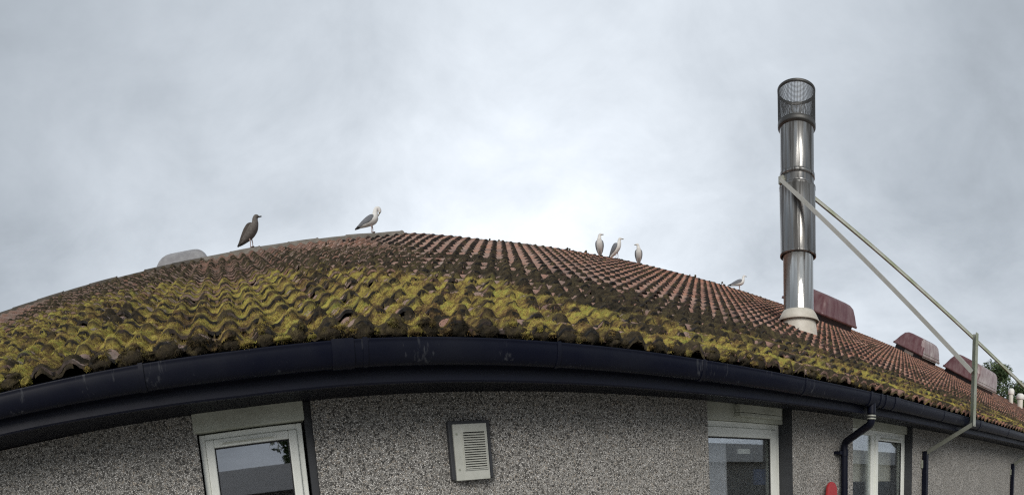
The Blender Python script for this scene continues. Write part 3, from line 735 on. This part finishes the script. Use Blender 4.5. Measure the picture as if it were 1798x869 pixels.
# raking struts from the clamp to the two posts
P1 = Vector((6.96, 2.56, 0)); P2 = Vector((10.75, 2.56, 0))
def strut(a, b, mat):
    m = MB(); L = [Vector(a)-Vector((FX,FY,3.72)), Vector(b)-Vector((FX,FY,3.72))]
    m.bar(L[0], L[1], .075, .007, up=(0,.3,1)); d = (L[1]-L[0]).normalized(); sx = d.cross(Vector((0,.3,1))).normalized()
    m.bar(L[0]+sx*.0375+Vector((0,0,-.028)), L[1]+sx*.0375+Vector((0,0,-.028)), .006, .05, up=(0,.3,1)); return m.build('strut', mat, flue)
strut((FX-.245, FY+.08, 5.72), (P1.x-.03, P1.y+.03, 2.99), M['galv_pale'])
strut((FX+.25, FY-.02, 5.66), (P2.x-.03, P2.y+.03, 3.04), M['galv'])
for bx_, by_, bz_ in ((FX-.225, FY+.09, 5.70), (FX+.225, FY-.01, 5.64)):
    m = MB(); m.box(bx_-FX-.035, bx_-FX+.035, by_-FY-.04, by_-FY+.04, bz_-3.72-.05, bz_-3.72+.05); m.tube([(bx_-FX, by_-FY-.055, bz_-3.72),(bx_-FX, by_-FY+.055, bz_-3.72)], .014, 8); m.build('strut_bracket', M['galv'], flue, .003)
def post(P, wx, ztop, zbot, zwall, label):
    e = empty('support_post', (P.x, P.y, zbot)); tag(e, label, 'post', 'steel posts holding the flue struts')
    m = MB(); m.box(-.04,.04,-.004,.004, 0, ztop-zbot); m.box(.033,.04,.004,.07, 0, ztop-zbot-.004); m.build('upright', M['galv'], e, .001)
    w0 = Vector((wx-P.x, YW-.045-P.y, zwall-zbot))
    m = MB(); m.bar((0,.01,.03), w0, .05, .05); m.build('arm', M['galv_shaded'], e, .002)
    m = MB(); m.box(w0.x-.03, w0.x+.03, w0.y-.02, w0.y+.035, -zbot+.0, w0.z+.02); m.build('wall_leg', M['black_plastic'], e, .002)
    m = MB(); m.box(w0.x-.062, w0.x-.03, w0.y+.025, w0.y+.043, w0.z-.19, w0.z-.09); m.build('fixing_lug', M['galv'], e, .002)
    m = MB(); m.tube([(0,-.009,.62*(ztop-zbot)*.55),(0,.0,.62*(ztop-zbot)*.55)], .012, 8); m.build('bolt', M['galv'], e)
post(P1, 6.70, 3.43, 2.325, 1.985, 'green stained galvanised post standing clear of the gutter, under the near strut')
post(P2, 10.56, 3.42, 2.325, 1.96, 'far galvanised post with its wall arm at the right edge of the photo')

# roof ventilators
def ventilator(name, x0, x1, l0, l1, h, label, mat, back=False, rails=True, plate=False, lift=0.0, front=None, dome=False):
    xm, lm = (x0+x1)/2, (l0+l1)/2
    base = roofpt(xm, lm) if not back else Vector((xm, YR + CP*(lm), ridge_z(xm) - SP*lm))
    e = empty(name, base); e.rotation_euler = ((PITCH if not back else -PITCH), 0, 0)
    tag(e, label, 'ventilator', 'hooded roof ventilators')
    hx, hl = (x1-x0)/2, (l1-l0)/2
    m = MB(); m.box(-hx+.10, hx-.10, -hl+.10, hl-.10, -.06, .20+lift); m.build('kerb', M['kerb'], e, .004)
    def ring(ix, il, z, rc, n=6):
        pts = []
        for sx, sy, a0 in ((1,1,0),(-1,1,90),(-1,-1,180),(1,-1,270)):
            for k in range(n+1):
                a = math.radians(a0 + 90*k/n); pts.append((sx*(hx-ix-rc) + rc*math.cos(a), sy*(hl-il-rc) + rc*math.sin(a), z))
        return pts
    b = .16+lift
    rings = [ring(.03,.03,b+.01,.05), ring(0,0,b,.06), ring(0,0,b+.05,.06), ring(.02,.02,b+.07,.07), ring(.09,.09,b+h*.55,.10), ring(.15,.16,b+h*.85,.12), ring(.22,.24,b+h*.97,.13), ring(.33,.34,b+h,.10)]
    if dome: rings = rings[:3] + [ring(hx*(1-math.cos(a)), hl*(1-math.cos(a)), b+.05+h*.8*math.sin(a), max(.06*math.cos(a)+.05*math.sin(a), .01)) for a in np.linspace(.15, 1.54, 10)]
    n = len(rings[0]); m = MB(); allv = [p for r in rings for p in r]
    m.add(allv, [(i*n+k, i*n+(k+1)%n, (i+1)*n+(k+1)%n, (i+1)*n+k) for i in range(len(rings)-1) for k in range(n)], 0, True)
    m.add(rings[-1], [tuple(range(n))]); m.add(rings[0], [tuple(range(n-1,-1,-1))])
    if front: m.m = [1 if (len(f_) == 4 and all(m.v[j][1] < -hl*.45 for j in f_) and max(m.v[j][1] for j in f_)-min(m.v[j][1] for j in f_) < .2 and abs(sum(m.v[j][0] for j in f_)/4) < hx-.12) else 0 for f_ in m.f]
    m.build('hood', [mat, front or mat], e)
    if rails:
        for k, zz in enumerate((b-.015, b+.055, b+.115)):
            m = MB(); m.bar((-hx+.08, -hl-.012+.02*k, zz), (hx-.08, -hl-.012+.02*k, zz), .014, .012); m.build('rail', M['galv_pale'], e)
    if plate:
        m = MB(); m.box(-hx+.088, -hx+.099, -.25, .1, .05, .13); m.build('plate', M['flash'], e)
    return e
ventilator('roof_ventilator', 11.6, 13.15, 6.05, 7.40, .45, 'dark maroon roof ventilator half hidden behind the steel flue', M['hood'], rails=False)
ventilator('roof_ventilator', 17.2, 18.65, 6.2, 7.35, .50, 'maroon roof ventilator with a pale plate and faded streaked front, second from the flue', M['hood'], plate=True, front=M['hood_grey'])
ventilator('roof_ventilator', 18.75, 20.9, 4.75, 6.15, .60, 'maroon roof ventilator behind the green stained post', M['hood'], front=M['hood_grey'])
ventilator('roof_ventilator', -1.06, -.20, .0, .9, .88, 'weathered grey roof ventilator showing over the ridge at the left', M['hood_left'], back=True, rails=False, dome=True, lift=-.22)

# small white terminals at the far end of the roof
for dx, xx, ll, r_ in ((0, 25.8, 5.7, .10), (1, 27.0, 5.6, .13)):
    p = roofpt(xx, ll); e = empty('vent_terminal', p)
    tag(e, ['white capped vent terminal at the far roof end, left of the pair', 'white capped vent terminal at the far roof end, right of the pair'][dx], 'vent', 'white vent terminals at the far end of the roof')
    m = MB(); m.lathe([(r_,-.1),(r_,.45),(r_*.9,.46)], n=18); m.build('pipe', M['flash'], e)
    m = MB(); m.lathe([(r_*1.2,.40),(r_*1.4,.43),(r_*1.4,.58),(r_*.9,.66),(.01,.67)], n=18); m.build('cap', M['paper'], e)

# red rounded-top panel against the wall
m = MB(); out = [(-.095,-.75),(.088,-.75),(.082,-.12)]
out += [(.078*math.cos(a_)+.004, -.08+.08*math.sin(a_)) for a_ in np.linspace(.1, math.pi-.1, 16)] + [(-.084,-.14)]
nn = len(out); vs = [(x_, yy, z_) for yy in (0,.03) for x_, z_ in out]
m.add(vs, [tuple(range(nn)), tuple(range(2*nn-1, nn-1, -1))] + [(k, nn+k, nn+(k+1)%nn, (k+1)%nn) for k in range(nn)])
o = m.build('red_panel', M['red'], None, .008, (4.575, YW-.075, 1.640)); o.rotation_euler = (math.radians(-4), math.radians(5), 0)
tag(o, 'red rounded-top panel leaning on the roughcast wall left of the downpipe', 'panel')

# ------------------------------------------------------------------ gulls
def catmull(P, n):
    P = [np.array(p, float) for p in P]; P = [2*P[0]-P[1]] + P + [2*P[-1]-P[-2]]; out = []
    for i in range(1, len(P)-2):
        for k in range(n):
            t = k/n; a, b, c, d = P[i-1], P[i], P[i+1], P[i+2]
            out.append(.5*((2*b) + (-a+c)*t + (2*a-5*b+4*c-d)*t*t + (-a+3*b-3*c+d)*t**3))
    out.append(P[-2]); return out
def loft(mb, pts, mat_fn, nseg=18, lateral=0.0, head_from=None, head_yaw=0.0, pivot=None):
    C = catmull(pts, 5); R_ = []
    for i, c in enumerate(C):
        a, b = C[max(i-1,0)], C[min(i+1,len(C)-1)]; t = np.array([b[0]-a[0], b[1]-a[1]]); t /= np.linalg.norm(t)+1e-9
        nn = np.array([-t[1], t[0]]); ring = []
        for k in range(nseg):
            an = 2*math.pi*k/nseg; hv = math.sin(an)*max(c[3],.002); wv = math.cos(an)*max(c[2],.002)
            f_, u_ = c[0] + nn[0]*hv, c[1] + nn[1]*hv; p = [f_, lateral + wv, u_]
            if head_from is not None:
                k_ = np.clip((i/5 - head_from)/.8, 0, 1)*head_yaw
                if k_: dx, dy = p[0]-pivot, p[1]; p[0], p[1] = pivot + dx*math.cos(k_) - dy*math.sin(k_), dx*math.sin(k_) + dy*math.cos(k_)
            ring.append(p)
        R_.append(ring)
    n = nseg; b0 = len(mb.v); mb.v += [tuple(p) for r in R_ for p in r]
    for i in range(len(R_)-1):
        for k in range(n):
            mb.f.append([b0+i*n+k, b0+i*n+(k+1)%n, b0+(i+1)*n+(k+1)%n, b0+(i+1)*n+k]); mb.m.append(mat_fn(i/5, math.sin(2*math.pi*(k+.5)/n))); mb.sm.append(True)
    mb.f.append([b0+k for k in range(n)][::-1]); mb.m.append(mat_fn(0,0)); mb.sm.append(False)
    e = b0+(len(R_)-1)*n; mb.f.append([e+k for k in range(n)]); mb.m.append(mat_fn(len(pts)-1,0)); mb.sm.append(False)
    return R_
# materials: 0 white 1 grey 2 black 3 bill 4 leg
def gull(px_x, facing, label, spine, wing, bill, leg_f, mats, head_yaw=0.0, scale=1.0, head_i=5, spread=.028, cat_mats=None, dz=0.0, yoff=0.0, one_leg=False):
    mb = MB()
    def bm_(i, up): return mats['body'](i, up)
    loft(mb, spine, bm_, 20, 0, head_i if head_yaw else None, head_yaw, spine[head_i][0] if head_yaw else None)
    for s_ in (-1, 1):
        b0 = len(mb.v); loft(mb, [(p[0],p[1],p[3],p[4]) for p in wing], mats['wing'], 12)
        lat = catmull([(p[2],) for p in wing], 5)
        for i in range(len(lat)):
            for k in range(12):
                v = mb.v[b0+i*12+k]; mb.v[b0+i*12+k] = (v[0], v[1] + s_*lat[i][0], v[2])
    # bill
    (bf, bu), (tf_, tu), br = bill; pts = [(bf,bu,br,br*1.25), ((bf+tf_)/2,(bu+tu)/2+.001,br*.8,br*1.1), (tf_-.008,tu+.002,br*.55,br*.8), (tf_,tu-.004,.001,.0015)]
    b0 = len(mb.v); loft(mb, pts, lambda i, u: 3, 10)
    if head_yaw:
        pv = spine[head_i][0]
        for j in range(b0, len(mb.v)):
            v = mb.v[j]; dx, dy = v[0]-pv, v[1]; mb.v[j] = (pv + dx*math.cos(head_yaw) - dy*math.sin(head_yaw), dx*math.sin(head_yaw) + dy*math.cos(head_yaw), v[2])
    # eyes
    # legs and webbed feet
    for s_ in (-1, 1):
        if one_leg and s_ < 0: continue
        ox = leg_f + s_*.012; mb.tube([(ox-.005, s_*spread, .15), (ox+.004, s_*spread, .075), (ox-.004, s_*spread, .006)], [.011,.0065,.006], 8, 4)
        mb.add([(ox-.012, s_*spread, .002),(ox+.05, s_*spread-.028, .002),(ox+.058, s_*spread, .003),(ox+.05, s_*spread+.028, .002),(ox-.004, s_*spread, .014)], [(0,1,4),(1,2,4),(2,3,4),(3,0,4),(0,3,2,1)], 4)
    o = mb.build('gull', mats['list'])
    x = px_x; rise = .085 if x < 2.84 else .04
    o.location = (x, YR+yoff, ridge_z(x) + rise - .004 + dz - abs(yoff)*SP/CP*.8); o.rotation_euler = (0,0,facing); o.scale = (scale,)*3
    tag(o, label, 'gull', 'gulls standing along the roof ridge'); return o
def body_adult(i, up): return 2 if i < .35 else (1 if (i < 3.6 and up > .35) else 0)
def wing_adult(i, up): return 2 if i < .9 else 1
AD = {'list': [M['g_white'],M['g_grey'],M['g_black'],M['g_yellow'],M['g_leg']], 'body': body_adult, 'wing': wing_adult}
JV = {'list': [M['g_brown'],M['g_brown_dark'],M['g_black'],M['g_black'],M['g_leg']], 'body': lambda i, up: 1 if i < .7 else 0, 'wing': lambda i, up: 2 if i < .5 else 1 if i < 1.6 else (1 if up > 0 else 0)}
# (forward, up, half width, half height)
stand = [(-.27,.125,.028,.006),(-.20,.145,.045,.025),(-.12,.175,.062,.052),(-.03,.20,.078,.072),(.05,.225,.072,.074),(.095,.275,.05,.05),(.105,.325,.034,.036),(.112,.365,.030,.032),(.128,.388,.031,.030),(.152,.388,.020,.020),(.168,.384,.008,.009)]
wing_s = [(-.34,.128,.012,.004,.006),(-.26,.15,.03,.008,.018),(-.16,.185,.052,.012,.036),(-.05,.222,.068,.014,.05),(.03,.245,.066,.012,.045),(.07,.255,.05,.006,.02)]
bill_s = ((.162,.384),(.215,.374),.0085)
juv = [(-.215,.075,.028,.008),(-.17,.105,.045,.03),(-.115,.155,.066,.064),(-.05,.215,.082,.090),(.02,.28,.08,.084),(.058,.335,.058,.058),(.066,.375,.043,.046),(.072,.408,.039,.042),(.088,.432,.038,.036),(.115,.43,.026,.026),(.13,.424,.010,.011)]
wing_j = [(-.25,.065,.012,.004,.006),(-.205,.10,.03,.008,.018),(-.135,.165,.055,.012,.042),(-.065,.24,.072,.014,.056),(-.012,.305,.07,.012,.048),(.015,.34,.05,.006,.02)]
bill_j = ((.122,.425),(.178,.42),.010)
upright = [(-.20,.055,.026,.006),(-.16,.085,.04,.022),(-.11,.135,.06,.05),(-.045,.20,.074,.072),(.015,.265,.07,.07),(.05,.325,.05,.05),(.058,.365,.038,.04),(.062,.395,.034,.036),(.078,.418,.034,.032),(.104,.418,.022,.022),(.12,.413,.008,.009)]
wing_u = [(-.23,.062,.012,.004,.006),(-.19,.095,.03,.008,.018),(-.125,.155,.06,.014,.038),(-.055,.225,.078,.017,.056),(-.005,.29,.074,.015,.05),(.02,.325,.05,.006,.02)]
bill_u = ((.113,.414),(.162,.408),.009)
preen = [(-.235,.105,.028,.006),(-.18,.125,.045,.025),(-.11,.155,.062,.05),(-.03,.19,.078,.07),(.045,.225,.074,.074),(.072,.285,.05,.052),(.082,.335,.040,.042),(.102,.378,.036,.037),(.138,.385,.034,.034),(.158,.352,.029,.030),(.155,.318,.018,.018)]
wing_p = [(-.29,.085,.012,.004,.006),(-.23,.115,.03,.008,.018),(-.14,.165,.052,.012,.036),(-.05,.205,.068,.014,.05),(.02,.24,.066,.012,.042),(.05,.255,.05,.006,.02)]
bill_p = ((.154,.325),(.135,.272),.0085)
gull(.50, math.radians(-12), 'dark brown young gull on the ridge right of the grey ventilator', juv, wing_j, bill_j, -.03, JV, scale=1.0)
gull(2.36, math.radians(-8), 'pale grey gull with its head bent down to preen on the ridge', preen, wing_p, bill_p, .0, AD, scale=.92)
gull(6.52, math.radians(-125), 'white breasted gull facing front with its bill to the right, leftmost of three', upright, wing_u, bill_u, -.02, AD, head_yaw=math.radians(75), scale=.82)
gull(6.80, math.radians(-62), 'gull turned half right with grey wing showing, middle of three', upright, wing_u, bill_u, -.02, AD, head_yaw=math.radians(25), scale=.80, yoff=-.16)
gull(7.42, math.radians(-125), 'white breasted gull facing front with its bill to the left, rightmost of three', upright, wing_u, bill_u, -.02, AD, head_yaw=math.radians(-70), scale=.78)
gull(10.25, math.radians(-38), 'lone grey and white gull in profile near the flue', stand, wing_s, bill_s, -.01, AD, scale=.80)

# ------------------------------------------------------------------ trees
def tree(name, loc, h, r, label, nleaf, leaf, seed):
    R_ = np.random.default_rng(seed); e = empty(name, loc); tag(e, label, 'tree')
    m = MB(); m.tube([(0,0,0),(.05*r,.02*r,h*.3),(-.03*r,.05*r,h*.62),(0,0,h*.9)], [.07*r,.055*r,.035*r,.01*r], 10)
    cl_ = []
    for k in range(26):
        a = R_.uniform(0,6.283); zz = h*R_.uniform(.32,.95); rr = r*math.sin(min(1,max(.15,(1.02-zz/h)*1.9))*math.pi/2)*R_.uniform(.35,1)
        c = np.array([rr*math.cos(a), rr*math.sin(a), zz]); cl_.append((c, r*R_.uniform(.22,.4)))
        m.tube([(0,0,zz*.72),(c[0]*.5,c[1]*.5,zz*.88),tuple(c)], [.022*r,.014*r,.005*r], 6)
    m.build('trunk', M['bark'], e)
    pts = []
    for c, q in cl_:
        n_ = nleaf//len(cl_); d = R_.normal(0,1,(n_,3)); d /= np.linalg.norm(d,axis=1)[:,None]; pts.append(c + d*q*R_.uniform(.35,1.05,(n_,1))*np.array([1,1,.75]))
    P = np.concatenate(pts); n_ = len(P); a = R_.normal(0,1,(n_,3)); a /= np.linalg.norm(a,axis=1)[:,None]
    b = np.cross(a, R_.normal(0,1,(n_,3))); b /= np.linalg.norm(b,axis=1)[:,None]; s_ = leaf*R_.uniform(.6,1.3,(n_,1))
    V = np.stack([P-a*s_, P+b*s_*.45, P+a*s_, P-b*s_*.45], 1).reshape(-1,3)
    o = bpy.data.objects.new('crown', np_mesh('crown', V, np.arange(len(V)).reshape(-1,4), M['leaf'], False)); link(o, e)
tree('tree', (50, 16.6, 0), 11.8, 3.4, 'leafy green tree beyond the far end of the roof', 17000, .11, 4)
tree('tree', (52, 14.4, 0), 10.2, 2.9, 'green tree at the right edge of the photo, behind the white terminals', 15000, .11, 5)

# ------------------------------------------------------------------ across the yard, seen only mirrored in the panes and the steel
M['slate'] = mat_plain('grey_roof', (.30,.30,.30), .8, dirt=(.22,.22,.21), dscale=2)
def neighbour(ox, x0, x1, label):
    nb_ = empty('neighbour_house', (ox, -13, 0)); tag(nb_, label, 'building')
    m = MB(); m.box(x0, x1, -7, 0, 0, 2.5); m.build('wall', M['roughcast'], nb_)
    m = MB(); m.add([(x0-.4,.4,2.4),(x1+.4,.4,2.4),(x1+.4,-3.5,3.55),(x0-.4,-3.5,3.55),(x0-.4,-7.4,2.4),(x1+.4,-7.4,2.4)], [(0,1,2,3),(3,2,5,4),(0,3,4),(1,5,2),(0,4,5,1)]); m.build('roof', M['slate'], nb_)
    for xx in np.arange(x0+2, min(x1-1, 8), 3.4) if ox < 10 else ():
        m = MB(); frame_rect(m, xx-.7, xx+.7, .9, 2.1, .01, .05, .07); wn2 = m.build('window', M['upvc'], nb_)
        m = MB(); m.box(xx-.63, xx+.63, .012, .02, .97, 2.03); m.build('pane', M['gasket'], wn2)
neighbour(1.0, -11, 7, 'low house across the yard mirrored in the left window')
neighbour(26, -13, 22, 'long low house across the yard mirrored in the door and far window')
tree('tree', (4.0, -20, 0), 6.9, 3.0, 'tree behind the house across the yard, mirrored in the left window', 9000, .17, 8)
